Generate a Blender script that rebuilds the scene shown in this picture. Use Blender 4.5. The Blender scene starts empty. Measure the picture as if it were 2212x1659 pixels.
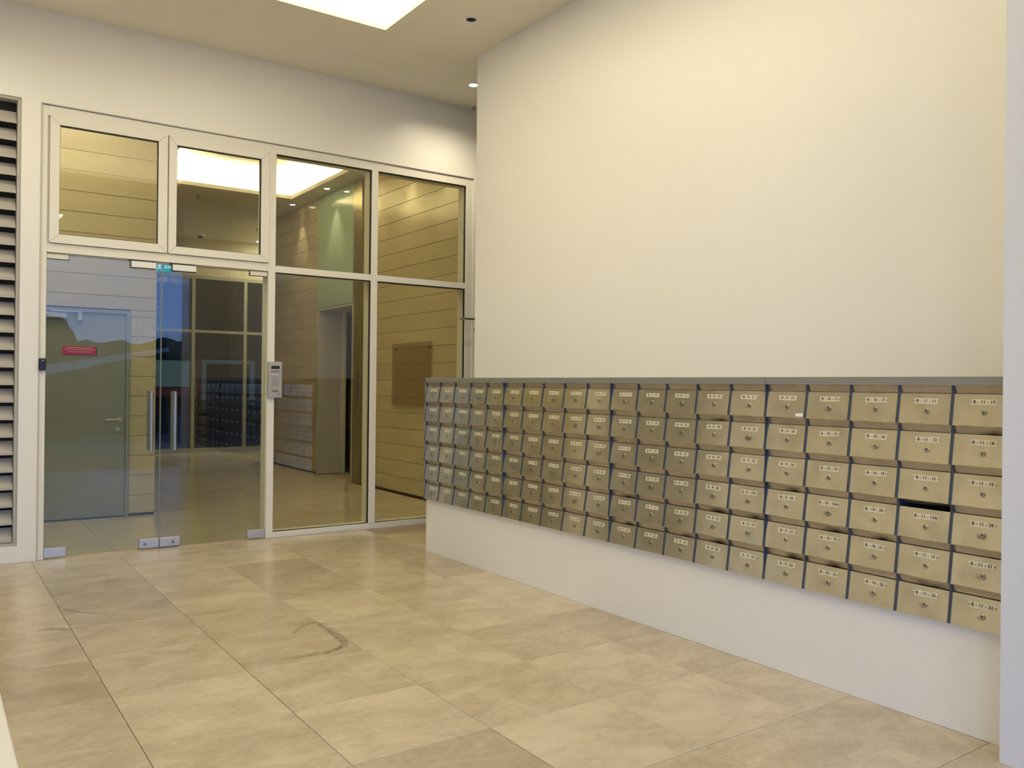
import bpy, bmesh, math, random
from mathutils import Matrix, Vector, noise
random.seed(7)
sc = bpy.context.scene
COL = sc.collection

# ------------------------------------------------------------------ camera
def cam_axes(yaw, pitch, roll):
    cy, sy, cp, sp = math.cos(yaw), math.sin(yaw), math.cos(pitch), math.sin(pitch)
    f = Vector((sy*cp, cy*cp, sp)); r0 = Vector((cy, -sy, 0)); u0 = r0.cross(f)
    cr, sr = math.cos(roll), math.sin(roll)
    return cr*r0+sr*u0, -sr*r0+cr*u0, f
r_, u_, f_ = cam_axes(0.6100, 0.0017, 0.0107)
cam = bpy.data.cameras.new('camera')
co = bpy.data.objects.new('camera', cam); COL.objects.link(co)
M = Matrix((( r_.x, u_.x, -f_.x, 0), (r_.y, u_.y, -f_.y, 0), (r_.z, u_.z, -f_.z, 1.5), (0, 0, 0, 1)))
co.matrix_world = M
cam.sensor_width = 36; cam.lens = 36*1821.48/2212; cam.clip_end = 300
sc.camera = co
sc.view_settings.view_transform = 'Standard'; sc.view_settings.look = 'None'
sc.view_settings.gamma = 1; sc.view_settings.use_curve_mapping = False
sc.view_settings.exposure = 0.27

# ------------------------------------------------------------------ world: dusk sky
w = bpy.data.worlds.new('World'); sc.world = w; w.use_nodes = True
nt = w.node_tree; nt.nodes.clear()
out = nt.nodes.new('ShaderNodeOutputWorld'); bg = nt.nodes.new('ShaderNodeBackground')
tc = nt.nodes.new('ShaderNodeTexCoord'); sx = nt.nodes.new('ShaderNodeSeparateXYZ'); cr = nt.nodes.new('ShaderNodeValToRGB')
nt.links.new(tc.outputs['Generated'], sx.inputs[0]); nt.links.new(sx.outputs['Z'], cr.inputs[0])
nt.links.new(cr.outputs[0], bg.inputs[0]); nt.links.new(bg.outputs[0], out.inputs[0])
e = cr.color_ramp.elements
e[0].position = 0.0; e[0].color = (0.34, 0.54, 1.0, 1)
e[1].position = 0.6; e[1].color = (0.14, 0.34, 1.0, 1)
n = e.new(0.15); n.color = (0.22, 0.45, 1.08, 1)
SKY = 2.55
bg.inputs[1].default_value = SKY
WARM = (1.0, 0.87, 0.56, 1)
COVE_OUT = 2.85      # luminous recess over the porch
COVE_IN = 170.0      # led strips of the lobby cove

# ------------------------------------------------------------------ material helpers
def mat(name, col, rough=.5, metal=0., spec=.5, bump=0., bscale=60., var=0., vscale=4., emit=None, es=1., stretch=(1, 1, 1), coat=0.):
    m = bpy.data.materials.new(name); m.use_nodes = True
    t = m.node_tree; b = t.nodes['Principled BSDF']
    b.inputs['Base Color'].default_value = (*col, 1); b.inputs['Roughness'].default_value = rough
    b.inputs['Metallic'].default_value = metal; b.inputs['Specular IOR Level'].default_value = spec
    b.inputs['Coat Weight'].default_value = coat; b.inputs['Coat Roughness'].default_value = .08
    if emit: b.inputs['Emission Color'].default_value = (*emit[:3], 1); b.inputs['Emission Strength'].default_value = es
    if var or bump:
        tcn = t.nodes.new('ShaderNodeTexCoord'); mp = t.nodes.new('ShaderNodeMapping')
        mp.inputs['Scale'].default_value = stretch
        t.links.new(tcn.outputs['Object'], mp.inputs[0])
    if var:
        nz = t.nodes.new('ShaderNodeTexNoise'); nz.inputs['Scale'].default_value = vscale; nz.inputs['Detail'].default_value = 6
        t.links.new(mp.outputs[0], nz.inputs['Vector'])
        mx = t.nodes.new('ShaderNodeMix'); mx.data_type = 'RGBA'
        mx.inputs[6].default_value = (*[c*(1-var) for c in col], 1); mx.inputs[7].default_value = (*[min(1, c*(1+var)) for c in col], 1)
        t.links.new(nz.outputs['Fac'], mx.inputs[0]); t.links.new(mx.outputs[2], b.inputs['Base Color'])
    if bump:
        nb = t.nodes.new('ShaderNodeTexNoise'); nb.inputs['Scale'].default_value = bscale; nb.inputs['Detail'].default_value = 4
        t.links.new(mp.outputs[0], nb.inputs['Vector'])
        bp = t.nodes.new('ShaderNodeBump'); bp.inputs['Strength'].default_value = bump; bp.inputs['Distance'].default_value = .002
        t.links.new(nb.outputs['Fac'], bp.inputs['Height']); t.links.new(bp.outputs[0], b.inputs['Normal'])
    return m

def stone(name, dark, light, rough, coat, scale, stretch, rndamp=.5, veins=True, spots=.0):
    """per-piece random tone + cloudy veins, in the piece's own coordinates"""
    m = bpy.data.materials.new(name); m.use_nodes = True; t = m.node_tree; N = t.nodes; L = t.links
    b = N['Principled BSDF']; b.inputs['Roughness'].default_value = rough; b.inputs['Coat Weight'].default_value = coat
    b.inputs['Coat Roughness'].default_value = .06
    tcn = N.new('ShaderNodeTexCoord'); oi = N.new('ShaderNodeObjectInfo')
    mul = N.new('ShaderNodeMath'); mul.operation = 'MULTIPLY'; mul.inputs[1].default_value = 57.
    L.new(oi.outputs['Random'], mul.inputs[0])
    add = N.new('ShaderNodeVectorMath'); add.operation = 'ADD'
    L.new(tcn.outputs['Object'], add.inputs[0]); L.new(mul.outputs[0], add.inputs[1])
    mp = N.new('ShaderNodeMapping'); mp.inputs['Scale'].default_value = stretch; L.new(add.outputs[0], mp.inputs[0])
    n1 = N.new('ShaderNodeTexNoise'); n1.inputs['Scale'].default_value = scale; n1.inputs['Detail'].default_value = 8; n1.inputs['Roughness'].default_value = .62
    n1.inputs['Distortion'].default_value = .6
    L.new(mp.outputs[0], n1.inputs['Vector'])
    n2 = N.new('ShaderNodeTexNoise'); n2.inputs['Scale'].default_value = scale*9; n2.inputs['Detail'].default_value = 5; n2.inputs['Roughness'].default_value = .7
    L.new(mp.outputs[0], n2.inputs['Vector'])
    a = N.new('ShaderNodeMath'); a.operation = 'MULTIPLY_ADD'; a.inputs[1].default_value = .95; L.new(n1.outputs['Fac'], a.inputs[0])
    s2 = N.new('ShaderNodeMath'); s2.operation = 'MULTIPLY'; s2.inputs[1].default_value = .48; L.new(n2.outputs['Fac'], s2.inputs[0]); L.new(s2.outputs[0], a.inputs[2])
    r = N.new('ShaderNodeMath'); r.operation = 'MULTIPLY_ADD'; r.inputs[1].default_value = rndamp; r.inputs[2].default_value = -.5*rndamp; L.new(oi.outputs['Random'], r.inputs[0])
    tot = N.new('ShaderNodeMath'); tot.operation = 'ADD'; L.new(a.outputs[0], tot.inputs[0]); L.new(r.outputs[0], tot.inputs[1])
    ramp = N.new('ShaderNodeValToRGB'); el = ramp.color_ramp.elements
    el[0].position = .40; el[0].color = (*dark, 1); el[1].position = 1.0; el[1].color = (*light, 1)
    L.new(tot.outputs[0], ramp.inputs[0])
    col = ramp.outputs[0]
    if spots:
        n3 = N.new('ShaderNodeTexNoise'); n3.inputs['Scale'].default_value = scale*6; n3.inputs['Detail'].default_value = 3; L.new(mp.outputs[0], n3.inputs['Vector'])
        rr = N.new('ShaderNodeValToRGB'); rr.color_ramp.elements[0].position = .70; rr.color_ramp.elements[1].position = .78
        L.new(n3.outputs['Fac'], rr.inputs[0])
        mm = N.new('ShaderNodeMath'); mm.operation = 'MULTIPLY'; mm.inputs[1].default_value = spots; L.new(rr.outputs[0], mm.inputs[0])
        mx = N.new('ShaderNodeMix'); mx.data_type = 'RGBA'; L.new(mm.outputs[0], mx.inputs[0]); L.new(col, mx.inputs[6])
        mx.inputs[7].default_value = (*[c*.45 for c in dark], 1); col = mx.outputs[2]
    L.new(col, b.inputs['Base Color'])
    return m

def glass(name, tint, gain=1.6):
    tint = [math.sqrt(c) for c in tint]   # a pane is crossed twice, front and back face
    m = bpy.data.materials.new(name); m.use_nodes = True; t = m.node_tree; N = t.nodes; L = t.links; N.clear()
    o = N.new('ShaderNodeOutputMaterial'); tr = N.new('ShaderNodeBsdfTransparent'); tr.inputs[0].default_value = (*tint, 1)
    gl = N.new('ShaderNodeBsdfGlossy'); gl.inputs['Roughness'].default_value = 0.0; gl.inputs['Color'].default_value = (1, 1, 1, 1)
    fr = N.new('ShaderNodeFresnel'); fr.inputs[0].default_value = 1.5; g = N.new('ShaderNodeNewGeometry')
    inv = N.new('ShaderNodeMath'); inv.operation = 'SUBTRACT'; inv.inputs[0].default_value = gain; 
    mb = N.new('ShaderNodeMath'); mb.operation = 'MULTIPLY'; mb.inputs[1].default_value = gain; L.new(g.outputs['Backfacing'], mb.inputs[0]); L.new(mb.outputs[0], inv.inputs[1])
    mu = N.new('ShaderNodeMath'); mu.operation = 'MULTIPLY'; mu.use_clamp = True; L.new(fr.outputs[0], mu.inputs[0]); L.new(inv.outputs[0], mu.inputs[1])
    mx = N.new('ShaderNodeMixShader'); L.new(mu.outputs[0], mx.inputs[0]); L.new(tr.outputs[0], mx.inputs[1]); L.new(gl.outputs[0], mx.inputs[2])
    L.new(mx.outputs[0], o.inputs[0]); return m

def emis(name, col, s):
    m = bpy.data.materials.new(name); m.use_nodes = True; t = m.node_tree; t.nodes.clear()
    o = t.nodes.new('ShaderNodeOutputMaterial'); e = t.nodes.new('ShaderNodeEmission'); e.inputs[0].default_value = (*col[:3], 1); e.inputs[1].default_value = s
    t.links.new(e.outputs[0], o.inputs[0]); return m

m_paint = mat('wall_paint', (.86, .84, .79), .33, bump=.25, bscale=90, var=.015, vscale=1.2, spec=.45)
m_ceil = mat('ceiling_paint', (.87, .82, .71), .7, bump=.1, var=.02, vscale=1.)
m_column = mat('column_paint', (.72, .73, .77), .6, bump=.3, bscale=70)
m_frame = mat('powder_coat_grey', (.81, .78, .70), .38, spec=.5, bump=.05, bscale=300)
m_gasket = mat('black_rubber', (.012, .012, .010), .6)
m_glass = glass('lobby_glass', (.69, .71, .61), 1.35)
m_dglass = glass('door_glass', (.67, .72, .64), 1.55)
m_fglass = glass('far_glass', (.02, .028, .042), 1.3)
m_steel = mat('brushed_steel', (.42, .41, .38), .28, metal=1., bump=.1, bscale=200, stretch=(1, 1, .05))
m_patch = mat('patch_fitting_steel', (.60, .59, .60), .42, metal=.85, bump=.1, bscale=250)
m_white = mat('white_plastic', (.85, .84, .82), .4)
m_black = mat('black_plastic', (.015, .015, .02), .3)
m_dark = mat('dark_void', (.01, .01, .01), .9)
m_louvre = mat('louvre_coating', (.46, .43, .385), .5, var=.12, vscale=14, bump=.1)
m_louvre_back = mat('louvre_back', (.06, .055, .05), .8)
m_tile = stone('porch_stone_tile', (.365, .298, .205), (.61, .53, .40), .27, .10, 3.0, (1., 1.5, 1.), .34, spots=.32)
m_itile = stone('lobby_stone_tile', (.56, .48, .34), (.70, .61, .45), .16, .25, 2.2, (1., 2.6, 1.), .12)
m_grout = mat('tile_grout', (.30, .24, .16), .8)
m_marble = stone('lobby_wall_stone', (.58, .48, .30), (.70, .60, .40), .22, .18, 1.6, (.6, .6, 2.5), .16)
m_skirt = mat('dark_skirting', (.07, .05, .03), .5)
m_gdoor = mat('grey_door_paint', (.34, .35, .34), .45, bump=.05)
m_green = mat('green_back_painted_glass', (.48, .64, .50), .12, spec=.6, coat=.5)
m_lift_grey = mat('lift_portal_grey', (.56, .53, .54), .4)
m_lift_olive = mat('bronze_cladding', (.32, .27, .14), .25, metal=.55)
m_asphalt = mat('asphalt', (.06, .06, .055), .9, var=.3)
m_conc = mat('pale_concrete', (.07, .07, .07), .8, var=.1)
m_leaf = mat('tree_leaves', (.045, .07, .022), .7, var=.5, vscale=3)
m_bark = mat('tree_bark', (.09, .065, .04), .8)
m_stain = None

# ------------------------------------------------------------------ mesh helpers
def box_into(bm, x0, y0, z0, x1, y1, z1, ch=0.):
    vs = [bm.verts.new(p) for p in ((x0, y0, z0), (x1, y0, z0), (x1, y1, z0), (x0, y1, z0), (x0, y0, z1), (x1, y0, z1), (x1, y1, z1), (x0, y1, z1))]
    fs = [bm.faces.new([vs[i] for i in q]) for q in ((0, 3, 2, 1), (4, 5, 6, 7), (0, 1, 5, 4), (1, 2, 6, 5), (2, 3, 7, 6), (3, 0, 4, 7))]
    if ch: bmesh.ops.bevel(bm, geom=list({e for f in fs for e in f.edges}), offset=ch, segments=1, affect='EDGES')
def prism_into(bm, pts, axis, a, b):
    """closed polygon pts (2D) extruded along axis from a to b"""
    def P(p, t):
        return {'x': (t, p[0], p[1]), 'y': (p[0], t, p[1]), 'z': (p[0], p[1], t)}[axis]
    A = [bm.verts.new(P(p, a)) for p in pts]; B = [bm.verts.new(P(p, b)) for p in pts]
    n = len(pts); bm.faces.new(A); bm.faces.new(B[::-1])
    for i in range(n): bm.faces.new((A[i], B[i], B[(i+1) % n], A[(i+1) % n]))
def cyl_into(bm, p, q, r, seg=16, r2=None):
    p = Vector(p); q = Vector(q); d = q-p; L = d.length
    mt = Matrix.Translation((p+q)/2) @ d.to_track_quat('Z', 'Y').to_matrix().to_4x4()
    bmesh.ops.create_cone(bm, cap_ends=True, segments=seg, radius1=r, radius2=r if r2 is None else r2, depth=L, matrix=mt)
def finish(bm, name, smooth=False):
    bmesh.ops.recalc_face_normals(bm, faces=bm.faces)
    me = bpy.data.meshes.new(name); bm.to_mesh(me); bm.free()
    if smooth:
        for p in me.polygons: p.use_smooth = True
        try: me.set_sharp_from_angle(angle=math.radians(40))
        except Exception: pass
    return me
def link(name, me, m=None, parent=None, loc=None, rot=None):
    if m is not None and (len(me.materials) == 0): me.materials.append(m)
    o = bpy.data.objects.new(name, me); COL.objects.link(o)
    if parent is not None: o.parent = parent
    if loc is not None: o.location = loc
    if rot is not None: o.rotation_euler = rot
    return o
def boxes(name, bl, m, parent=None, ch=0., loc=None):
    bm = bmesh.new()
    for b in bl: box_into(bm, *b, ch=ch)
    return link(name, finish(bm, name), m, parent, loc)
def tag(o, label, cat, group=None, kind=None):
    if label: o['label'] = label
    if cat: o['category'] = cat
    if group: o['group'] = group
    if kind: o['kind'] = kind
    return o
def empty(name, loc, label=None, cat=None, group=None, kind=None):
    o = bpy.data.objects.new(name, None); COL.objects.link(o); o.location = loc; o.empty_display_size = .1
    return tag(o, label, cat, group, kind)
def part(name, bl, m, par, ch=0.):
    """boxes given in world coordinates, parented to an empty at par.location"""
    l = par.location; return boxes(name, [(a-l.x, b-l.y, c-l.z, d-l.x, e-l.y, f-l.z) for a, b, c, d, e, f in bl], m, par, ch)
def wpart(name, bm, m, par, smooth=False):
    l = par.location; bmesh.ops.translate(bm, verts=bm.verts, vec=(-l.x, -l.y, -l.z))
    return link(name, finish(bm, name, smooth), m, par)
def struct(o, label, cat): return tag(o, label, cat, kind='structure')

YF = 7.99; ZC = 4.58; XM = 3.735

# ------------------------------------------------------------------ ground and floor
struct(boxes('floor_ground', [(-60, -70, -.30, 60, 60, -.20)], m_asphalt), 'dark asphalt ground around the building', 'ground')
fl = struct(boxes('floor', [(-6, -6, -.19, 7.6, 18.75, -.012)], m_grout), 'beige stone tiled floor of porch and lobby', 'floor')
P = .65; TX0 = .10; TY0 = 3.07
tcache = {}
def tile(x0, y0, x1, y1, m, jit):
    if x1-x0 < .05 or y1-y0 < .05: return
    w_, d_ = round(x1-x0, 3), round(y1-y0, 3); k = (w_, d_, m.name)
    if k not in tcache:
        bm = bmesh.new(); g = .0012; c = .0012
        a = [(-w_/2+g, -d_/2+g), (w_/2-g, -d_/2+g), (w_/2-g, d_/2-g), (-w_/2+g, d_/2-g)]
        lo = [bm.verts.new((x, y, -.012)) for x, y in a]; mi = [bm.verts.new((x, y, -c)) for x, y in a]
        hi = [bm.verts.new((x-math.copysign(c, x), y-math.copysign(c, y), 0)) for x, y in a]
        for i in range(4):
            j = (i+1) % 4; bm.faces.new((lo[i], lo[j], mi[j], mi[i])); bm.faces.new((mi[i], mi[j], hi[j], hi[i]))
        bm.faces.new(hi); bm.faces.new(lo[::-1])
        me = finish(bm, 'floor_tile'); me.materials.append(m); tcache[k] = me
    o = link('floor_tile', tcache[k], None, fl, ((x0+x1)/2, (y0+y1)/2, random.uniform(-jit, 0)))
    o.rotation_euler = (random.uniform(-1, 1)*jit*1.5, random.uniform(-1, 1)*jit*1.5, 0)
ys = [TY0+P*k for k in range(-4, 8)]
for i in range(6):
    x0 = TX0+i*P if i else .10; x1 = min(TX0+(i+1)*P-(.003 if i == 5 else 0), 3.742)
    for j in range(len(ys)-1):
        tile(x0, ys[j], x1, min(ys[j+1], 7.985), m_tile, .0006)
    if ys[-1] < 7.98: tile(x0, ys[-1], x1, 7.985, m_tile, .0006)
for j in range(6, 11): tile(3.742, max(6.69, ys[j]), 4.65, min(ys[j+1], 7.985), m_tile, .0006) if ys[j+1] > 6.8 else None
yy = 8.0
rows = [8.0]+[TY0+P*k for k in range(8, 24)]+[18.58]
for i in range(8):
    x0 = TX0+i*P; x1 = min(TX0+(i+1)*P, 5.38)
    for j in range(len(rows)-1):
        if rows[j] > 10.2 and x1 < 2.17: continue
        yb = min(rows[j+1], 10.13) if x1 < 2.17 else rows[j+1]
        tile(x0, rows[j], x1, yb, m_itile, .0001)

# scuff marks
ms = bpy.data.materials.new('scuff_marks'); ms.use_nodes = True; t = ms.node_tree; b = t.nodes['Principled BSDF']
b.inputs['Base Color'].default_value = (.12, .09, .05, 1); b.inputs['Roughness'].default_value = .5
tcn = t.nodes.new('ShaderNodeTexCoord'); nz = t.nodes.new('ShaderNodeTexNoise'); nz.inputs['Scale'].default_value = 22; nz.inputs['Detail'].default_value = 5
rr = t.nodes.new('ShaderNodeValToRGB'); rr.color_ramp.elements[0].position = .30; rr.color_ramp.elements[1].position = .8; rr.color_ramp.elements[1].color = (.42, .42, .42, 1)
t.links.new(tcn.outputs['Object'], nz.inputs['Vector']); t.links.new(nz.outputs['Fac'], rr.inputs[0]); t.links.new(rr.outputs[0], b.inputs['Alpha'])
def scuff(pts, wd):
    bm = bmesh.new(); prev = None
    for i, p in enumerate(pts):
        a = Vector(pts[max(0, i-1)]); c = Vector(pts[min(len(pts)-1, i+1)]); d = (c-a); d.normalize(); nn = Vector((-d.y, d.x))
        ww = wd*(.35+.65*math.sin(math.pi*(i+.5)/len(pts)))
        v = [bm.verts.new((p[0]+nn.x*s*ww/2, p[1]+nn.y*s*ww/2, .0008)) for s in (-1, 1)]
        if prev: bm.faces.new((prev[0], prev[1], v[1], v[0]))
        prev = v
    link('scuff_mark', finish(bm, 'scuff_mark'), ms, fl)
arc = [(1.839, 4.885), (1.92, 4.983), (1.996, 5.041), (2.057, 5.027), (2.054, 4.837), (2.041, 4.666), (2.022, 4.55), (1.978, 4.476), (1.889, 4.444), (1.798, 4.454), (1.692, 4.456), (1.631, 4.487)]
def smooth(pts):
    for _ in range(2):
        q = [pts[0]]
        for a, c in zip(pts, pts[1:]): q += [(a[0]*.75+c[0]*.25, a[1]*.75+c[1]*.25), (a[0]*.25+c[0]*.75, a[1]*.25+c[1]*.75)]
        pts = q+[pts[-1]]
    return pts
scuff(smooth(arc), .05); scuff(smooth([(x-.03, y-.02) for x, y in arc[2:]]), .025)
scuff(smooth([(0.573, 5.782), (0.65, 5.767), (0.728, 5.693)]), .06)
scuff(smooth([(0.75, 6.31), (0.819, 6.103), (0.948, 5.967), (1.041, 6.028)]), .03)

# ------------------------------------------------------------------ porch shell
wf = struct(boxes('wall_front', [(-3.2, YF, 3.82, 7.5, 8.19, ZC), (.793, YF, 3.803, 7.5, 8.19, 3.82), (5.032, YF, 0, 7.5, 8.19, 3.803),
     (.645, YF, 0, .793, 8.19, 3.82), (-3.2, YF, 0, -1.5, 8.19, 3.82), (-1.5, YF, 0, .645, 8.19, .14)], m_paint),
     'cream painted front wall around the glazed entrance', 'wall')
struct(boxes('wall_right', [(4.238, 1.60, 0, 4.45, 6.685, ZC)], m_paint), 'tall cream painted wall rising behind the mailboxes', 'wall')
struct(boxes('wall_right_base', [(3.742, 1.60, 0, 4.238, 6.685, .474)], m_paint), 'low cream painted wall below the mailboxes', 'wall')
struct(boxes('wall_passage_skyblock', [(4.45, 3.8, 0, 7.5, 3.9, ZC)], m_paint), 'unseen wall added behind the mailbox wall to shut out sky light', 'wall')  # unseen, added to keep sky light out of the glass reflection
struct(boxes('wall_left_added', [(-3.4, -1.2, 0, -3.2, 8.19, ZC)], m_paint), 'cream painted wall added left of the frame for warm reflections', 'wall')  # unseen, added so the mailboxes reflect something warm instead of sky
struct(boxes('wall_column', [(3.575, 1.2, 0, 4.6, 1.655, ZC)], m_column), 'bluish white column at the right edge beside the mailboxes', 'column')
struct(boxes('wall_passage_lightblock', [(7.5, 1.2, 0, 7.6, 18.7, ZC)], m_paint), 'unseen wall added beyond the passage to stop a light leak', 'wall')  # unseen, added to block light leaking in through the passage
cx0, cx1, cy0, cy1 = .35, 3.272, 1.98, 6.659
struct(boxes('ceiling', [(-6, -6, ZC, cx0, 8.19, ZC+.4), (cx1, -6, ZC, 7.6, 8.19, ZC+.4), (cx0, -6, ZC, cx1, cy0, ZC+.4), (cx0, cy1, ZC, cx1, 8.19, ZC+.4),
     (cx0, cy0, ZC+.30, cx1, cy1, ZC+.4)], m_ceil), 'beige porch ceiling with a bright rectangular light recess', 'ceiling')
m_cove = emis('cove_diffuser', WARM, COVE_OUT)
tag(boxes('ceiling_light', [(cx0+.004, cy0+.004, ZC+.03, cx1-.004, cy1-.004, ZC+.06)], m_cove), 'glowing rectangular light panel recessed in the porch ceiling', 'ceiling light')
# access panel: thin joint outline on the ceiling
m_seam = mat('panel_seam', (.42, .38, .32), .8)
tag(boxes('access_panel', [(3.08, 7.32, ZC-.004, 3.592, 7.76, ZC+.001)], m_ceil, ch=.003), 'flush square access panel in the porch ceiling', 'access panel')
struct(boxes('trim_1', [(-1.6, -1.0, -.012, .288, YF-.01, .15)], m_paint, ch=.006), 'low white plinth at the bottom left corner', 'plinth')

# downlight, detector, sprinkler
m_cove2 = emis('ceiling_panel_diffuser', WARM, 23.0)
for xa, lab in ((-1.3, 'left'), (.9, 'right')):
    tag(boxes('ceiling_panel_light', [(xa, -2.3, ZC-.012, xa+1.2, -1.6, ZC-.002)], m_cove2), 'rectangular porch ceiling light behind the viewer, %s one' % lab, 'ceiling light')
m_fill = emis('lobby_fill_glow', WARM, 4.3)
tag(boxes('lobby_fill_panel', [(-.9, 8.6, ZC-.012, 1.9, 9.7, ZC-.002)], m_fill), 'added fill light panel, out of view in front of the grey lobby door', 'ceiling light')  # added emitter, out of view, fills the lobby with light
tag(boxes('lobby_fill_panel', [(5.95, 16.1, ZC-.012, 7.2, 18.3, ZC-.002)], emis('far_fill_glow', WARM, 7.5)), 'added fill light panel hidden round the corner at the far lobby end', 'ceiling light')  # added emitter hidden round the corner, brightens the far lobby
def downlight(x, y, z, label, lit, grp=None, spot=None, wide=62):
    t_ = empty('downlight', (x, y, z), label, 'downlight', grp)
    bm = bmesh.new(); bmesh.ops.create_circle(bm, segments=28, radius=.058); 
    for f in bm.faces: pass
    bm.free(); bm = bmesh.new()
    n_ = 28; prof = [(.062, 0), (.062, -.006), (.046, -.008), (.042, .0), (.040, -.001)]
    rings = [[bm.verts.new((r*math.cos(2*math.pi*i/n_), r*math.sin(2*math.pi*i/n_), h)) for i in range(n_)] for r, h in prof]
    for a, c in zip(rings, rings[1:]):
        for i in range(n_): bm.faces.new((a[i], a[(i+1) % n_], c[(i+1) % n_], c[i]))
    link('trim_ring', finish(bm, 'trim_ring', True), m_white, t_)
    bm = bmesh.new(); cyl_into(bm, (0, 0, -.0045), (0, 0, -.001), .041, 24)
    link('lamp', finish(bm, 'lamp'), emis('downlight_lamp', (1, .93, .75), 14) if lit else m_dark, t_)
    if spot:
        ld = bpy.data.lights.new('spot', 'SPOT'); ld.energy = spot; ld.color = (1, .88, .62); ld.spot_size = math.radians(wide); ld.spot_blend = 1.0 if wide > 90 else .7; ld.shadow_soft_size = .04
        lo = bpy.data.objects.new('bulb', ld); COL.objects.link(lo); lo.parent = t_; lo.location = (0, 0, -.03)
    return t_
downlight(4.60, 7.33, ZC, 'lit recessed downlight by the corner where wall meets glass front', True, spot=60, wide=150)
downlight(-.15, 7.0, ZC, 'added downlight out of view over the louvre, brightening the front wall', True, spot=45, wide=165)  # added out of view to lift the left of the front wall
def sprinkler(x, y, z, label, grp=None, s=1.):
    t_ = empty('ceiling_sprinkler', (x, y, z), label, 'sprinkler', grp)
    bm = bmesh.new(); cyl_into(bm, (0, 0, -.006), (0, 0, 0), .045*s, 24, .05*s); link('escutcheon', finish(bm, 'escutcheon', True), m_steel, t_)
    bm = bmesh.new(); cyl_into(bm, (0, 0, -.04*s), (0, 0, -.006), .014*s, 12); cyl_into(bm, (0, 0, -.05*s), (0, 0, -.045*s), .028*s, 16)
    cyl_into(bm, (.012*s, 0, -.047*s), (.012*s, 0, -.03*s), .003*s, 6); cyl_into(bm, (-.012*s, 0, -.047*s), (-.012*s, 0, -.03*s), .003*s, 6)
    link('sprinkler_head', finish(bm, 'sprinkler_head', True), m_steel, t_)
downlight(3.755, 6.03, ZC, 'unlit recessed downlight in the middle of the porch ceiling', False)
sprinkler(4.985, 7.93, ZC, 'small sprinkler tucked in the corner above the glass front', s=.5)

# ------------------------------------------------------------------ louvre
lv = empty('louvre_vent', (-.43, YF, .14), 'tall grey slatted louvre vent at the left edge', 'louvre')
part('louvre_frame', [(-1.5, 8.0, .14, .645, 8.10, .165), (-1.5, 8.0, 3.795, .645, 8.10, 3.82), (.617, 8.0, .165, .645, 8.10, 3.795), (-1.5, 8.0, .165, -1.472, 8.10, 3.795)], m_louvre, lv, .002)
part('back_screen', [(-1.49, 8.16, .14, .64, 8.18, 3.82)], m_louvre_back, lv)
bm = bmesh.new()
prism_into(bm, [(.0, 0), (.0, .018), (.006, .022), (.085, .112), (.09, .108), (.012, .012), (.012, 0)], 'x', -1.045, 1.043)
sl = finish(bm, 'slat'); sl.materials.append(m_louvre)
k = 0
z = .170
while z < 3.70:
    link('slat', sl, None, lv, (.0, 8.008-YF, z-.14)); z += .1432

# ------------------------------------------------------------------ glazed front
g0, g1 = 8.0, 8.17
tr = empty('trim_2', (2.9, g0, 0)); struct(tr, 'pale grey aluminium frame of the glazed entrance', 'frame')
part('jamb', [(.795, g0, 0, .838, g1, 3.803)], m_frame, tr, .002)
part('jamb', [(4.942, g0, 0, 5.032, g1, 3.803)], m_frame, tr, .002)
part('head', [(.838, g0, 3.715, 4.942, g1, 3.803)], m_frame, tr, .002)
part('mullion', [(2.717, g0-.004, 0, 2.785, g1, 3.715)], m_frame, tr, .002)
part('mullion', [(3.795, g0-.004, 0, 3.867, g1, 3.715)], m_frame, tr, .002)
part('transom', [(.838, g0, 2.575, 2.717, g1, 2.65)], m_frame, tr, .002)
part('transom', [(2.785, g0, 2.570, 3.795, g1, 2.634)], m_frame, tr, .002)
part('transom', [(3.867, g0, 2.570, 4.942, g1, 2.634)], m_frame, tr, .002)
part('sub_frame', [(.838, 8.02, 2.65, .858, 8.17, 3.715), (1.780, 8.02, 2.65, 1.80, 8.17, 3.715), (2.705, 8.02, 2.65, 2.717, 8.17, 3.715), (.858, 8.052, 3.69, 2.705, 8.17, 3.715)], m_frame, tr)
part('sill', [(2.785, g0, 0, 3.795, g1, .057)], m_frame, tr, .002)
part('sill', [(3.867, g0, 0, 4.942, g1, .057)], m_frame, tr, .002)
part('edge_lip', [(.785, YF-.004, 3.803, 5.035, g0+.01, 3.812), (.785, YF-.004, 0, .795, g0+.01, 3.803)], mat('shadow_lip', (.52, .49, .43), .5), tr)  # strip coloured darker to draw the shadow line along the frame edge
def gasket(par, x0, z0, x1, z1, y, tk=.010, th=.003):
    part('gasket', [(x0, y-.012, z1-tk, x1, y+.012, z1), (x1-tk*.8, y-.012, z0, x1, y+.012, z1-tk), (x0, y-.012, z0, x0+th, y+.012, z1-tk), (x0+th, y-.012, z0, x1-tk, y+.012, z0+th*1.3)], m_gasket, par)
def fixed_window(n, x0, z0, x1, z1, label):
    o = empty('window_%d' % n, ((x0+x1)/2, 8.03, z0)); struct(o, label, 'window')
    part('pane', [(x0+.002, 8.026, z0+.002, x1-.002, 8.034, z1-.002)], m_glass, o); gasket(o, x0, z0, x1, z1, 8.022)
fixed_window(3, 2.785, 2.634, 3.795, 3.715, 'upper fixed pane right of the casements')
fixed_window(4, 3.867, 2.634, 4.942, 3.715, 'upper fixed pane at the right end')
fixed_window(5, 2.785, .057, 3.795, 2.570, 'tall lower fixed pane beside the intercom')
fixed_window(6, 3.867, .057, 4.942, 2.570, 'tall lower fixed pane nearest the mailboxes')
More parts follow.
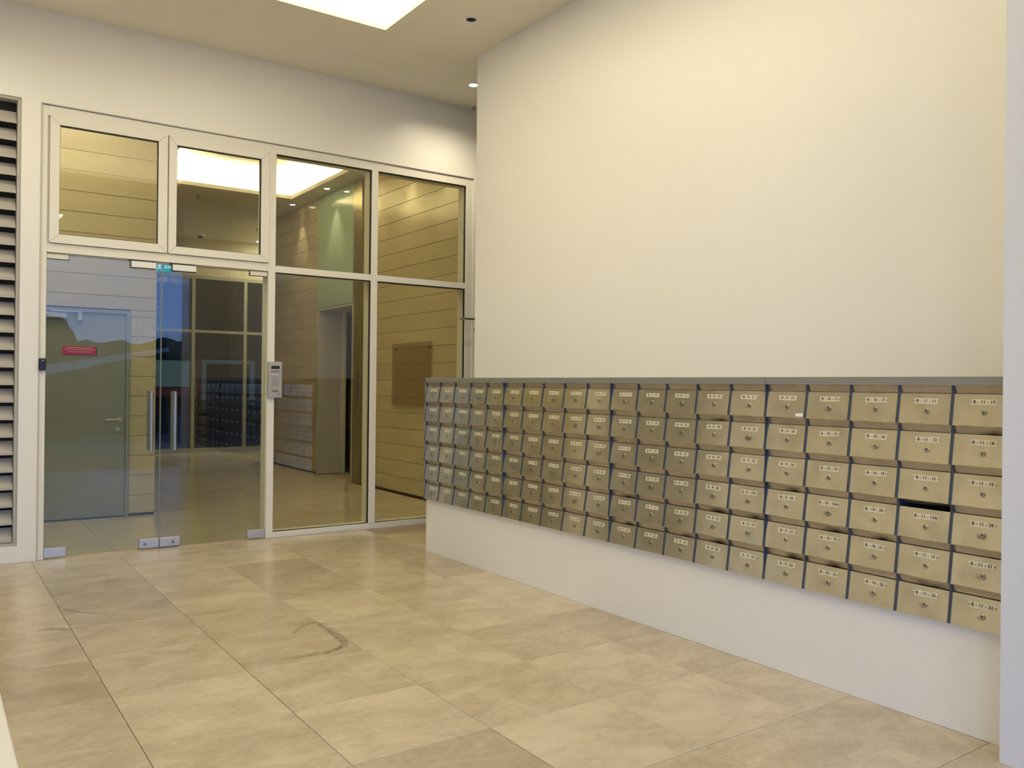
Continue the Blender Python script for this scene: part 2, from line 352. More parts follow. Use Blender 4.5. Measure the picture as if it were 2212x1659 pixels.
def casement(n, x0, z0, x1, z1, gx0, gz0, gx1, gz1, label):
    o = empty('window_%d' % n, ((x0+x1)/2, 8.0, z0)); struct(o, label, 'window')
    g = .0015
    bm = bmesh.new()
    for q in ([(x0, z0+g), (x0, z1-g), (gx0, gz1-g), (gx0, gz0+g)], [(x1, z0+g), (gx1, gz0+g), (gx1, gz1-g), (x1, z1-g)],
              [(x0+g, z0), (gx0+g, gz0), (gx1-g, gz0), (x1-g, z0)], [(x0+g, z1), (x1-g, z1), (gx1-g, gz1), (gx0+g, gz1)]):
        prism_into(bm, q, 'y', 7.978, 8.05)
    wpart('sash', bm, m_frame, o)
    part('sash_core', [(x0+.004, 7.981, z0+.004, gx0-.004, 8.049, z1-.004), (gx1+.004, 7.981, z0+.004, x1-.004, 8.049, z1-.004), (gx0-.004, 7.981, z0+.004, gx1+.004, 8.049, gz0-.004), (gx0-.004, 7.981, gz1+.004, gx1+.004, 8.049, z1-.004)], m_gasket, o)
    part('pane', [(gx0+.002, 7.998, gz0+.002, gx1-.002, 8.006, gz1-.002)], m_glass, o); gasket(o, gx0, gz0, gx1, gz1, 7.993, .009, .003)
casement(1, .853, 2.655, 1.784, 3.712, .925, 2.728, 1.706, 3.645, 'left top hung casement above the glass doors')
casement(2, 1.796, 2.655, 2.711, 3.712, 1.863, 2.722, 2.632, 3.637, 'right top hung casement above the glass doors')

def pull(o, x, yo):
    for s in (1, -1):
        bm = bmesh.new(); y = 8.035 + s*yo
        cyl_into(bm, (x, y, .885), (x, y, 1.415), .0165, 20)
        for zz in (.96, 1.34): cyl_into(bm, (x, y, zz), (x, 8.035, zz), .008, 10)
        wpart('pull_handle', bm, m_steel, o, True)
def glass_door(n, x0, x1, hinge_left, label):
    o = empty('door_%d' % n, ((x0+x1)/2, 8.035, .008)); struct(o, label, 'door')
    part('glass_leaf', [(x0, 8.029, .010, x1, 8.041, 2.566)], m_dglass, o)
    m_edge = mat('glass_edge', (.30, .36, .33), .2)
    ex = x1-.002 if hinge_left else x0
    part('polished_edge', [(ex, 8.028, .010, ex+.002, 8.042, 2.566)], m_edge, o)
    hx = (x0, x0+.165) if hinge_left else (x1-.165, x1)
    lx = (x1-.168, x1) if hinge_left else (x0, x0+.175)
    part('floor_hinge_patch', [(hx[0], 8.018, .012, hx[1], 8.052, .092)], m_patch, o, .002)
    f = part('lock_patch', [(lx[0]+.001, 8.016, .014, lx[1]-.001, 8.054, .096)], m_patch, o, .003)
    cxl = lx[0]+.05 if hinge_left else lx[1]-.06
    bm = bmesh.new(); cyl_into(bm, (cxl, 8.008, .052), (cxl, 8.018, .052), .016, 16)
    wpart('lock_cylinder', bm, m_steel, o, True)
    part('keyhole_slot', [(cxl-.003, 8.005, .044, cxl+.003, 8.009, .060)], m_black, o)
    part('patch_rim', [(lx[0]-.004, 8.022, .010, lx[1]+.004 if hinge_left else lx[1]+.004, 8.05, .014)], m_gasket, o)
    part('top_patch', [(hx[0], 8.020, 2.525, hx[1], 8.050, 2.566)], m_frame, o, .002)
    part('patch_rim', [(hx[0], 8.022, 2.521, hx[1], 8.048, 2.525), ((hx[0]-.004) if not hinge_left else hx[1], 8.022, 2.521, hx[0] if not hinge_left else hx[1]+.004, 8.048, 2.566)], m_gasket, o)
    mx = (1.493, 1.698) if hinge_left else (1.838, 2.044)
    part('magnet_plate', [(mx[0], 7.990, 2.506, mx[1], 8.022, 2.560)], m_white, o, .002)
    part('magnet_shadow', [(mx[0]-.006, 7.994, 2.500, mx[0], 8.024, 2.566), (mx[0], 7.996, 2.500, mx[1], 8.024, 2.506), (mx[0]-.02, 7.996, 2.560, mx[1], 8.024, 2.568)], m_black, o)  # black strips stand for the dark shadows round the magnet plate
    pull(o, 1.672 if hinge_left else 1.872, .052)
glass_door(1, .842, 1.753, True, 'left frameless glass door leaf with red notice')
glass_door(2, 1.758, 2.713, False, 'right frameless glass door leaf beside the intercom')

# notice on the glass
nt_ = empty('notice_sticker', (1.098, 8.022, 1.715), 'red notice sticker with white lines on the left glass door', 'sign')
part('card', [(.966, 8.024, 1.722, 1.229, 8.0285, 1.795)], mat('notice_red', (.25, .012, .03), .4), nt_)
part('dark_edge', [(.972, 8.0225, 1.716, 1.231, 8.0284, 1.7225), (1.225, 8.0225, 1.722, 1.231, 8.0284, 1.79)], m_black, nt_)
ll = []
for zz, a, c, h in ((1.779, 1.0, 1.195, .008), (1.764, .984, 1.214, .008), (1.745, 1.008, 1.19, .0065)):
    x = a
    while x < c:
        d = random.uniform(.006, .02); ll.append((x, 8.0232, zz, min(x+d, c), 8.0245, zz+h*random.uniform(.7, 1))); x += d+.0035
part('print_lines', ll, mat('notice_print', (.45, .22, .22), .5), nt_)
# card reader
rd = empty('card_reader', (.813, YF, 1.584), 'black card reader on the left door jamb', 'card reader')
part('housing', [(.786, 7.965, 1.584, .841, 8.0, 1.684)], m_black, rd, .006)
part('indicator', [(.806, 7.963, 1.662, .824, 7.967, 1.668)], mat('indicator_grey', (.35, .35, .4), .3), rd)
# intercom
ic = empty('intercom_panel', (2.782, YF, 1.357), 'grey steel intercom panel with keypad on the mullion', 'intercom')
part('faceplate', [(2.713, 7.962, 1.357, 2.85, 7.996, 1.704)], mat('intercom_steel', (.47, .44, .42), .4, metal=.5), ic, .003)
part('display', [(2.744, 7.959, 1.635, 2.824, 7.964, 1.664)], m_black, ic)
for zr, nb in ((1.606, 4), (1.575, 4)):
    part('call_button', [(2.742+i*.021, 7.958, zr, 2.755+i*.021, 7.963, zr+.007) for i in range(nb)], m_gasket if zr > 1.58 else m_white, ic)
for r in range(5):
    for c in range(3):
        part('key', [(2.757+c*.022, 7.958, 1.547-r*.019, 2.771+c*.022, 7.963, 1.557-r*.019)], mat('key_grey', (.30, .28, .27), .4) if (r+c) == 0 else bpy.data.materials['key_grey'], ic)
part('yellow_label', [(2.772, 7.960, 1.448, 2.826, 7.963, 1.470)], mat('label_yellow', (.50, .44, .20), .5), ic)
part('card_slot', [(2.75, 7.960, 1.412, 2.818, 7.963, 1.432)], mat('slot_grey', (.2, .19, .18), .5), ic)
bm = bmesh.new(); cyl_into(bm, (2.815, 7.957, 1.388), (2.815, 7.963, 1.388), .006, 12); wpart('key_lock', bm, m_black, ic)
# rail by the right jamb
rl = empty('steel_rail', (5.045, 7.93, 0), 'slim steel rail with a side arm beside the right jamb', 'rail')
bm = bmesh.new(); cyl_into(bm, (5.045, 7.93, 0.0), (5.045, 7.93, 2.235), .017, 14); wpart('post', bm, m_steel, rl, True)
bm = bmesh.new(); cyl_into(bm, (4.885, 7.93, 2.232), (5.05, 7.93, 2.232), .011, 12); cyl_into(bm, (4.885, 7.93, 2.232), (4.885, 8.0, 2.232), .011, 12); wpart('side_arm', bm, m_steel, rl, True)
bm = bmesh.new(); cyl_into(bm, (5.03, 7.90, 2.12), (5.03, 7.93, 2.12), .02, 14); wpart('clamp', bm, m_steel, rl, True)

# ------------------------------------------------------------------ mailboxes
def metal_face(name, base, stain_around_lock, dark_amt):
    m = bpy.data.materials.new(name); m.use_nodes = True; t = m.node_tree; N = t.nodes; L = t.links; b = N['Principled BSDF']
    b.inputs['Metallic'].default_value = .90 if stain_around_lock else .45; b.inputs['Roughness'].default_value = .16
    tcn = N.new('ShaderNodeTexCoord'); oi = N.new('ShaderNodeObjectInfo')
    add = N.new('ShaderNodeVectorMath'); add.operation = 'ADD'; L.new(tcn.outputs['Object'], add.inputs[0])
    mu = N.new('ShaderNodeMath'); mu.operation = 'MULTIPLY'; mu.inputs[1].default_value = 31; L.new(oi.outputs['Random'], mu.inputs[0]); L.new(mu.outputs[0], add.inputs[1])
    n1 = N.new('ShaderNodeTexNoise'); n1.inputs['Scale'].default_value = 9; n1.inputs['Detail'].default_value = 7; L.new(add.outputs[0], n1.inputs['Vector'])
    rp = N.new('ShaderNodeValToRGB'); rp.color_ramp.elements[0].color = (*[c*.82 for c in base], 1); rp.color_ramp.elements[1].color = (*base, 1)
    rp.color_ramp.elements[0].position = .3; rp.color_ramp.elements[1].position = .6; L.new(n1.outputs['Fac'], rp.inputs[0])
    col = rp.outputs[0]
    # grime: radial darkening around the lock (lock sits at local origin height .058)
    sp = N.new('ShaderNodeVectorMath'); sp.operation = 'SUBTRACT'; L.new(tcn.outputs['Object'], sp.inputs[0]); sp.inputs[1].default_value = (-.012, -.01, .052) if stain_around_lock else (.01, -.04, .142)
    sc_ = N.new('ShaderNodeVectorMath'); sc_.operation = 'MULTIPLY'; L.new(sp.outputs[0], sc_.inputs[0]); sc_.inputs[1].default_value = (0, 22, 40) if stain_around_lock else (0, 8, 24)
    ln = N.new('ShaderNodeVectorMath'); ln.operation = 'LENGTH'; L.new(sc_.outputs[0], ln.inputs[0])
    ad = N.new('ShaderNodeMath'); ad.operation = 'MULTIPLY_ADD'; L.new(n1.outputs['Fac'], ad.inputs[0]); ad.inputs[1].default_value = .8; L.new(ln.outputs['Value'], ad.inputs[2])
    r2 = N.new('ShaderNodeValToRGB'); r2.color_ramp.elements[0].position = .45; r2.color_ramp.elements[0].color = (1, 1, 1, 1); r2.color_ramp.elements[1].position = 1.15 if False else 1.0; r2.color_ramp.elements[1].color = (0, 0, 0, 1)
    L.new(ad.outputs[0], r2.inputs[0])
    if stain_around_lock:
        pw = N.new('ShaderNodeMath'); pw.operation = 'POWER'; L.new(oi.outputs['Random'], pw.inputs[0]); pw.inputs[1].default_value = 1.3
        amt = N.new('ShaderNodeMath'); amt.operation = 'MULTIPLY'; L.new(pw.outputs[0], amt.inputs[0]); L.new(r2.outputs[0], amt.inputs[1]); a_out = amt.outputs[0]
    else:
        amt = N.new('ShaderNodeMath'); amt.operation = 'MULTIPLY'; amt.inputs[1].default_value = dark_amt; L.new(r2.outputs[0], amt.inputs[0]); a_out = amt.outputs[0]
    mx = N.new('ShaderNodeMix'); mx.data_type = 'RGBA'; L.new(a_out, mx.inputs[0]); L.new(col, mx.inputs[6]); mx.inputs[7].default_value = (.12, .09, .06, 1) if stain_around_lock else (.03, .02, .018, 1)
    L.new(mx.outputs[2], b.inputs['Base Color'])
    nb = N.new('ShaderNodeTexNoise'); nb.inputs['Scale'].default_value = 3.5; L.new(add.outputs[0], nb.inputs['Vector'])
    bp = N.new('ShaderNodeBump'); bp.inputs['Strength'].default_value = .12; bp.inputs['Distance'].default_value = .01; L.new(nb.outputs['Fac'], bp.inputs['Height']); L.new(bp.outputs[0], b.inputs['Normal'])
    return m
MB = (.80, .72, .50)
m_face = metal_face('mailbox_door_metal', MB, True, 0)
m_flap = metal_face('mailbox_flap_metal', (.50, .43, .31), False, 0.0)
m_flap_d = metal_face('mailbox_flap_dark', (.48, .41, .29), False, 1.0)  # flap colour darkens around one spot near the slot
m_side = mat('mailbox_side_blue_grey', (.070, .085, .115), .35, metal=.3)
m_cap = mat('mailbox_cap_grey', (.30, .30, .27), .35, metal=.35)
m_plate = mat('number_plate_cream', (.72, .66, .48), .35, metal=.15)
m_ink = mat('black_ink', (.012, .010, .008), .5)
m_lock = mat('lock_nickel', (.50, .44, .32), .22, metal=1.)

PB = .25; Y0 = 6.688; HB = .1747; FZ = .138; OUT = .020
TH = math.atan(OUT/FZ)
def fx(z): return -OUT*(1-z/FZ)
hw = PB/2-.006
def mesh_prism(name, pts, a, b):
    bm = bmesh.new(); prism_into(bm, pts, 'y', a, b); return finish(bm, name)
me_door = mesh_prism('door', [(0, FZ), (-OUT, .003), (-OUT+.003, 0), (.02, 0), (.02, FZ-.012), (.006, FZ)], -hw, hw); me_door.materials.append(m_face)
me_flap = mesh_prism('slot_flap', [(.001, HB), (.012, FZ+.001), (.015, FZ+.002), (.005, HB)], -hw, hw); me_flap.materials.append(m_flap)
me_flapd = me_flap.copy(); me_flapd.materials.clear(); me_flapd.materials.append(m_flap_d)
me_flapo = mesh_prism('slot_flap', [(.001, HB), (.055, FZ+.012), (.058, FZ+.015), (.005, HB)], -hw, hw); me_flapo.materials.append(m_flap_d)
me_side = mesh_prism('side_panel', [(-.003, HB), (-.003, FZ+.002), (-OUT-.004, .002), (-.004, 0), (.31, 0), (.31, HB)], -.003, .003); me_side.materials.append(m_side)
me_fl = mesh_prism('box_floor', [(.02, .0), (.31, .0), (.31, .002), (.02, .002)], -hw, hw)
def plate_mesh():
    W_, H_ = .0575, .0125; n = .004
    pts = [(-W_, -H_+.004), (-W_+.004, -H_), (W_-.004, -H_), (W_, -H_+.004), (W_, -.003), (W_-.004, 0), (W_, .003), (W_, H_-.004), (W_-.004, H_), (-W_+.004, H_), (-W_, H_-.004), (-W_, .003), (-W_+.004, 0), (-W_, -.003)]
    bm = bmesh.new(); prism_into(bm, pts, 'x', -.0016, 0)
    bmesh.ops.triangulate(bm, faces=[f for f in bm.faces if len(f.verts) > 4])
    return finish(bm, 'number_plate')
me_plate = plate_mesh(); me_plate.materials.append(m_plate)
bm = bmesh.new(); cyl_into(bm, (-.006, 0, 0), (0, 0, 0), .0105, 18, .0125)
bmesh.ops.translate(bm, verts=bm.verts, vec=(0, 0, 0))
me_lock = finish(bm, 'lock', True); me_lock.materials.append(m_lock)
bm = bmesh.new(); cyl_into(bm, (-.0075, 0, 0), (-.006, 0, 0), .0075, 14); me_lockf = finish(bm, 'lock_core', True); me_lockf.materials.append(m_steel)
bm = bmesh.new(); box_into(bm, -.0085, -.0014, -.004, -.0073, .0014, .004); cyl_into(bm, (-.0085, 0, .002), (-.0073, 0, .002), .0028, 8); me_key = finish(bm, 'keyhole'); me_key.materials.append(m_ink)
me_scr = bmesh.new(); cyl_into(me_scr, (-.0024, .0535, 0), (-.0014, .0535, 0), .0018, 8); cyl_into(me_scr, (-.0024, -.0535, 0), (-.0014, -.0535, 0), .0018, 8); me_scr = finish(me_scr, 'screw_heads'); me_scr.materials.append(m_ink)

def text_mesh(s, size, bold=.0006):
    cu = bpy.data.curves.new('txt', 'FONT'); cu.body = s; cu.size = size; cu.align_x = 'CENTER'; cu.align_y = 'CENTER'; cu.offset = bold; cu.extrude = .0002; cu.resolution_u = 2
    cu.space_character = 1.12
    o = bpy.data.objects.new('txt', cu); COL.objects.link(o)
    bpy.context.view_layer.update()
    me = bpy.data.meshes.new_from_object(o.evaluated_get(bpy.context.evaluated_depsgraph_get()))
    bpy.data.objects.remove(o); bpy.data.curves.remove(cu)
    return me
SUF = {0: ['11', '12', '13', '13A', '15', '16'], 1: ['17', '18', '19', '20', '21', '22']}
FLR = ['2', '3', '3A', '5', '6', '7', '8', '9', '10', '11']
DARK_FLAP = {(1, 13), (3, 15), (4, 14), (4, 10), (5, 10), (4, 16), (5, 15), (5, 16), (4, 17), (5, 18), (1, 19), (4, 13), (5, 13), (5, 12)}
OPEN = {(3, 18)}
rown = ['top row', 'second row', 'third row', 'fourth row', 'fifth row', 'bottom row']
GRP = 'metal mailboxes of the wall bank'
for c in range(20):
    yc = Y0-PB*(c+.5)
    for r in range(6):
        z0 = 1.52-HB*(r+1)
        num = 'B-%s-%s' % (FLR[c//2], SUF[c % 2][r])
        tone = 'beige' if c > 12 else 'dark olive'
        where = ' with its slot flap pushed open' if (r, c) in OPEN else (' with a small white sticker' if (r, c) == (0, 15) else (' with a dark patch at the slot' if (r, c) in DARK_FLAP else ''))
        t_ = empty('mailbox', (XM, yc, z0), '%s metal mailbox numbered %s%s, %s' % (tone, num, where, rown[r]), 'mailbox', GRP)
        link('door', me_door, None, t_)
        link('slot_flap', me_flapo if (r, c) in OPEN else (me_flapd if (r, c) in DARK_FLAP else me_flap), None, t_)
        link('side_panel', me_side, None, t_, (0, PB/2-.0032, 0)); link('side_panel', me_side, None, t_, (0, -PB/2+.0032, 0))
        p = link('number_plate', me_plate, None, t_, (fx(.104)-.0003, -.010+random.uniform(-.004, .004), .104), (random.uniform(-.02, .02), TH, 0))
        me = text_mesh(num.replace('-', '·') if False else num.replace('-', ' - '), .0185)
        # text x -> -Y, text y -> Z, facing -X
        me.transform(Matrix(((0, 0, -1, -.0018), (-1, 0, 0, 0), (0, 1, 0, 0), (0, 0, 0, 1))))
        me.materials.clear(); me.materials.append(m_ink)
        link('lettering', me, None, p); link('screw_heads', me_scr, None, p)
        lk = link('lock', me_lock, None, t_, (fx(.058), -.013+random.uniform(-.003, .003), .058), (random.uniform(-1, 1), TH, 0))
        lk.rotation_euler = (0, TH, 0)
        link('lock_core', me_lockf, None, lk); k_ = link('keyhole', me_key, None, lk); k_.rotation_euler = (random.uniform(-1.2, .6), 0, 0)
        if (r, c) == (0, 15):
            boxes('sticker', [(-.0006, -.022, -.008, 0, .022, .008)], m_white, t_, loc=(fx(.018)-.0006, -.09, .018)).rotation_euler = (0, TH, 0)
pos = ['farthest unit beside the glass front', 'second unit from the glass front', 'third unit from the glass front', 'nearest unit beside the column']
for u in range(4):
    ya, yb = Y0-u*1.25, max(Y0-(u+1)*1.25, 1.66)
    cb = empty('mailbox_cabinet', (XM, (ya+yb)/2, .474), 'grey capped steel mailbox cabinet, %s' % pos[u], 'cabinet', 'steel cabinets that hold the mailboxes')
    part('cap', [(3.716, yb+.0015, 1.52, 4.236, ya-.0015, 1.560)], m_cap, cb, .0015)
    part('back_panel', [(4.046, yb+.002, .474, 4.056, ya-.002, 1.52)], m_side, cb)
    part('end_panel', [(XM-.018, ya-.0002, .474, 4.05, ya+.0012, 1.52)], m_side if u else m_cap, cb)

# ------------------------------------------------------------------ lobby shell
XI = 5.38; YP = 10.15
def panels(parent, axis, fixed, a0, a1, z0, z1, length, phase, facing):
    """rows of stone panels on a plane; axis 'x' -> plane y=fixed, 'y' -> plane x=fixed"""
    RH = .2212; zb = .025; row = 0; H = z1
    while zb < H-.01:
        zt = min(.229+RH*row, H)
        if zt > z0+.01:
            s = a0 + (((row*.37 if length < 2 else 0)+phase) % 1.0)*length - length
            while s < a1:
                p0, p1 = max(s, a0), min(s+length, a1)
                if p1-p0 > .03:
                    key = (axis, round(p1-p0, 3), round(zt-max(zb, z0), 3))
                    if key not in tcache:
                        bm = bmesh.new(); L_, h_ = (p1-p0)/2-.0003, (zt-max(zb, z0))/2-.0025
                        if axis == 'x': box_into(bm, -L_, 0, -h_, L_, .012, h_, ch=.0012)
                        else: box_into(bm, 0, -L_, -h_, .012, L_, h_, ch=.0012)
                        me = finish(bm, 'stone_panel'); me.materials.append(m_marble); tcache[key] = me
                    ctr = ((p0+p1)/2, fixed, (max(zb, z0)+zt)/2) if axis == 'x' else (fixed, (p0+p1)/2, (max(zb, z0)+zt)/2)
                    link('stone_panel', tcache[key], None, parent, ctr)
                s += length
        zb = zt; row += 1
wl = struct(boxes('wall_lobby_left', [(-1.5, YP+.012, 0, .93, YP+.2, ZC), (.93, YP+.012, 2.30, 1.90, YP+.2, ZC), (1.90, YP+.012, 0, 2.165, YP+.2, ZC), (2.0, YP+.2, 0, 2.165, 18.6, ZC)], m_grout),
            'stone clad lobby wall facing the glass doors', 'wall')
panels(wl, 'x', YP, -.6, 2.165, 2.295, ZC, 3.2, .93, -1)
panels(wl, 'x', YP, 1.895, 2.165, 0, 2.295, .4, .0, -1)
panels(wl, 'x', YP, -.6, .92, 0, 2.295, 3.2, .93, -1)
wr = struct(boxes('wall_lobby_right', [(XI+.012, 8.17, 0, XI+.3, 11.62, ZC), (XI+.012, 13.37, 0, XI+.3, 15.85, ZC), (XI+.02, 11.62, 2.74, XI+.3, 13.37, ZC), (XI+.3, 15.75, 0, 7.5, 15.85, ZC),
     (XI+.3, 8.19, 0, 7.5, 8.3, ZC)], m_grout), 'stone clad lobby wall around the lift opening', 'wall')
panels(wr, 'y', XI, 8.18, 11.60, 0, ZC, 3.6, .97, -1)
panels(wr, 'y', XI, 13.37, 15.85, 0, ZC, 1.25, .5, -1)
struct(boxes('baseboard_lobby', [(XI+.004, 8.18, 0, XI+.012, 11.60, .024), (XI+.004, 13.37, 0, XI+.012, 15.85, .024), (1.895, YP+.004, 0, 2.165, YP+.012, .024)], m_skirt), 'dark recessed skirting of the lobby walls', 'skirting')
struct(boxes('wall_lobby_side', [(-1.6, 8.19, 0, -1.5, YP+.2, ZC)], m_paint), 'lobby side wall left of the stone wall', 'wall')
ix0, ix1, iy0, iy1 = 2.75, 5.033, 9.35, 13.70
G = .16; RT = ZC+.36
struct(boxes('ceiling_lobby', [(-1.6, 8.19, ZC, ix0, 18.8, ZC+.02), (ix1, 8.19, ZC, 7.6, 18.8, ZC+.02), (ix0, 8.19, ZC, ix1, iy0, ZC+.02), (ix0, iy1, ZC, ix1, 18.8, ZC+.02),
    (ix0-G, iy0-G, RT, ix1+G, iy1+G, RT+.05), (ix0-G-.05, iy0-G-.05, ZC+.02, ix0-G, iy1+G+.05, RT+.05), (ix1+G, iy0-G-.05, ZC+.02, ix1+G+.05, iy1+G+.05, RT+.05),
    (ix0-G, iy0-G-.05, ZC+.02, ix1+G, iy0-G, RT+.05), (ix0-G, iy1+G, ZC+.02, ix1+G, iy1+G+.05, RT+.05),
    (ix0-.012, iy0-.012, ZC+.02, ix0, iy1+.012, ZC+.06), (ix1, iy0-.012, ZC+.02, ix1+.012, iy1+.012, ZC+.06), (ix0, iy0-.012, ZC+.02, ix1, iy0, ZC+.06), (ix0, iy1, ZC+.02, ix1, iy1+.012, ZC+.06),
    (-6, -6, ZC+.4, 7.7, 18.9, ZC+.75)], mat('lobby_ceiling_paint', (.82, .79, .72), .6)), 'lobby ceiling with a lit cove recess', 'ceiling')
m_strip = emis('led_strip', (1.0, .84, .50), COVE_IN)
cl = empty('cove_light', ((ix0+ix1)/2, (iy0+iy1)/2, ZC+.03), 'warm led strip light hidden in the lobby ceiling cove', 'cove light')
part('led_strip', [(ix0+.05, iy1+.06, ZC+.025, ix1-.05, iy1+.10, ZC+.035)], m_strip, cl)
part('led_strip', [(ix0+.05, iy0-.10, ZC+.025, ix1-.05, iy0-.06, ZC+.035)], m_strip, cl)
part('led_strip', [(ix0-.10, iy0, ZC+.025, ix0-.06, iy1, ZC+.035)], m_strip, cl)
part('led_strip', [(ix1+.06, iy0, ZC+.025, ix1+.10, iy1, ZC+.035)], m_strip, cl)
for i, y in enumerate((9.05, 10.1, 11.15, 12.6, 14.1)):
    downlight(5.20, y, ZC, 'lobby ceiling downlight grazing the stone wall, %s' % ['nearest the glass front', 'second from the glass front', 'third from the glass front', 'before the lift opening', 'farthest and brightest seen through glass'][i], True, 'lobby downlights along the stone wall', spot=26)
sprinkler(3.705, 14.42, ZC, 'lobby sprinkler just beyond the cove', 'lobby sprinklers', .9)
sprinkler(5.458, 16.76, ZC, 'lobby sprinkler near the right corner beyond the stone wall', 'lobby sprinklers', .9)
sm = empty('smoke_detector', (4.735, 18.2, ZC), 'domed smoke detector on the far lobby ceiling', 'smoke detector')
bm = bmesh.new(); cyl_into(bm, (0, 0, -.03), (0, 0, 0), .075, 20, .085); link('base', finish(bm, 'base', True), m_white, sm)
bm = bmesh.new(); cyl_into(bm, (0, 0, -.07), (0, 0, -.03), .035, 20, .06); link('dome', finish(bm, 'dome', True), m_black, sm)

# grey lobby door
d3 = empty('door_3', (1.4, YP, 0)); struct(d3, 'grey painted service door in the lobby stone wall', 'door')
part('door_frame', [(.905, YP-.012, 0, .945, YP+.08, 2.283), (1.852, YP-.012, 0, 1.892, YP+.08, 2.283), (.945, YP-.012, 2.243, 1.852, YP+.08, 2.283)], m_gdoor, d3, .002)
part('leaf', [(.948, YP+.004, .012, 1.849, YP+.045, 2.240)], m_gdoor, d3, .002)
bm = bmesh.new(); cyl_into(bm, (1.79, YP+.004, 1.075), (1.79, YP-.045, 1.075), .010, 12); cyl_into(bm, (1.79, YP-.045, 1.075), (1.64, YP-.045, 1.075), .010, 12); cyl_into(bm, (1.79, YP+.003, 1.075), (1.79, YP-.006, 1.075), .026, 20)
m_lever = mat('lever_satin', (.62, .60, .55), .4, metal=.5)
h = wpart('lever_handle', bm, m_lever, d3, True)
bm = bmesh.new(); cyl_into(bm, (1.772, YP+.003, .97), (1.772, YP-.008, .97), .026, 20); wpart('lock_rose', bm, m_lever, d3, True)
part('door_closer', [(1.02, YP-.05, 2.17, 1.26, YP+.003, 2.225)], m_patch, d3, .003)
part('closer_arm', [(1.10, YP-.06, 2.235, 1.38, YP-.045, 2.25), (1.36, YP-.05, 2.15, 1.40, YP-.0, 2.25)], m_patch, d3)

# lift opening
lf = empty('lift_portal', (5.6, 12.65, 0), 'grey recessed lift opening with steel door in the stone wall', 'lift')
part('side_lining', [(5.375, 13.30, 0, 5.80, 13.37, 2.74)], m_lift_grey, lf, .002)
part('side_lining', [(5.40, 11.94, 0, 5.80, 11.98, 2.74)], m_lift_grey, lf, .002)
part('jamb_strip', [(5.79, 13.24, 0, 5.84, 13.37, 2.74)], m_frame, lf)
part('ceiling_lining', [(5.38, 11.98, 2.70, 6.0, 13.30, 2.74)], m_lift_grey, lf)
part('shaft_gap', [(5.93, 11.95, 0, 5.99, 13.36, 2.74)], m_dark, lf)
part('door_panel', [(5.90, 12.67, .01, 5.925, 13.20, 2.70)], m_steel, lf, .002)
part('door_panel', [(5.905, 12.0, .01, 5.93, 12.66, 2.70)], m_steel, lf, .002)
gp = tag(boxes('glass_panel', [(XI-.012, 11.94, 2.745, XI+.01, 13.37, ZC-.004)], m_green, ch=.002), 'pale green glass panel above the lift opening', 'glass panel')
cp = empty('lift_call_pillar', (5.37, 11.77, 0), 'bronze clad strip with call buttons beside the lift opening', 'call panel')
part('cladding', [(XI-.02, 11.63, 0, XI+.02, 11.93, ZC-.004)], m_lift_olive, cp, .002)
part('edge_strip', [(XI-.022, 11.915, 0, XI+.02, 11.94, 2.74)], m_frame, cp)
part('button_plate', [(XI-.024, 11.69, 1.18, XI-.019, 11.79, 1.58)], mat('button_plate', (.07, .055, .03), .3, metal=.4), cp)
part('floor_display', [(XI-.026, 11.70, 1.42, XI-.023, 11.78, 1.56)], m_black, cp)
# acrylic notice board
nb_ = empty('acrylic_board', (XI-.03, 10.0, 1.2), 'clear acrylic notice board on pins on the stone wall', 'notice board')
mg = glass('smoked_acrylic', (.78, .72, .66), 1.3)
part('acrylic_sheet', [(XI-.036, 9.46, 1.205, XI-.028, 10.56, 2.058)], mg, nb_)
part('sheet_edge', [(XI-.037, 9.457, 1.202, XI-.027, 9.460, 2.061), (XI-.037, 9.46, 1.200, XI-.027, 10.56, 1.205)], mat('acrylic_edge', (.45, .38, .25), .2), nb_)
for y, z in ((9.54, 1.28), (10.48, 1.28), (9.54, 1.98), (10.48, 1.98)):
    bm = bmesh.new(); cyl_into(bm, (XI-.05, y, z), (XI-.001, y, z), .011, 12); wpart('standoff_pin', bm, m_steel, nb_, True)

# far window wall
YW = 18.6
fw = empty('window_7', (4.2, YW, 0)); struct(fw, 'far window wall at the end of the lobby', 'window')
m_ff = mat('far_frame', (.33, .32, .27), .4)
struct(boxes('wall_lobby_far', [(2.0, YW, 3.78, 7.5, YW+.15, ZC), (6.32, YW, 0, 7.5, YW+.15, 3.78)], mat('lobby_far_paint', (.55, .50, .38), .5)), 'plain wall band above the far lobby window', 'wall')
part('frame_bar', [(2.165, YW, 3.71, 6.32, YW+.1, 3.78)], m_ff, fw)
part('frame_bar', [(2.165, YW, 0, 6.32, YW+.1, .09)], m_ff, fw)
part('frame_bar', [(2.165, YW, 2.56, 6.32, YW+.1, 2.615)], m_ff, fw)
for a, c in ((2.165, 2.22), (3.3, 3.36), (4.68, 4.747), (5.78, 5.85), (6.25, 6.32)): part('frame_bar', [(a, YW-.01, .09, c, YW+.1, 3.71)], m_ff, fw)
for a, c in ((2.22, 3.3), (3.36, 4.68), (4.747, 5.78), (5.85, 6.25)):
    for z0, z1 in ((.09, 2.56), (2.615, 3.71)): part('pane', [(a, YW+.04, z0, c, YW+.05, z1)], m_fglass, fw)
ex = empty('exit_sign', (4.11, YW-.02, 3.80), 'small green exit sign above the far lobby window', 'exit sign')
part('box', [(3.93, YW-.05, 3.795, 4.30, YW-.002, 3.985)], emis('exit_green', (.01, .30, .24), .9), ex)
ml = emis('exit_white', (.55, .85, .8), 1.0)
bm = bmesh.new()
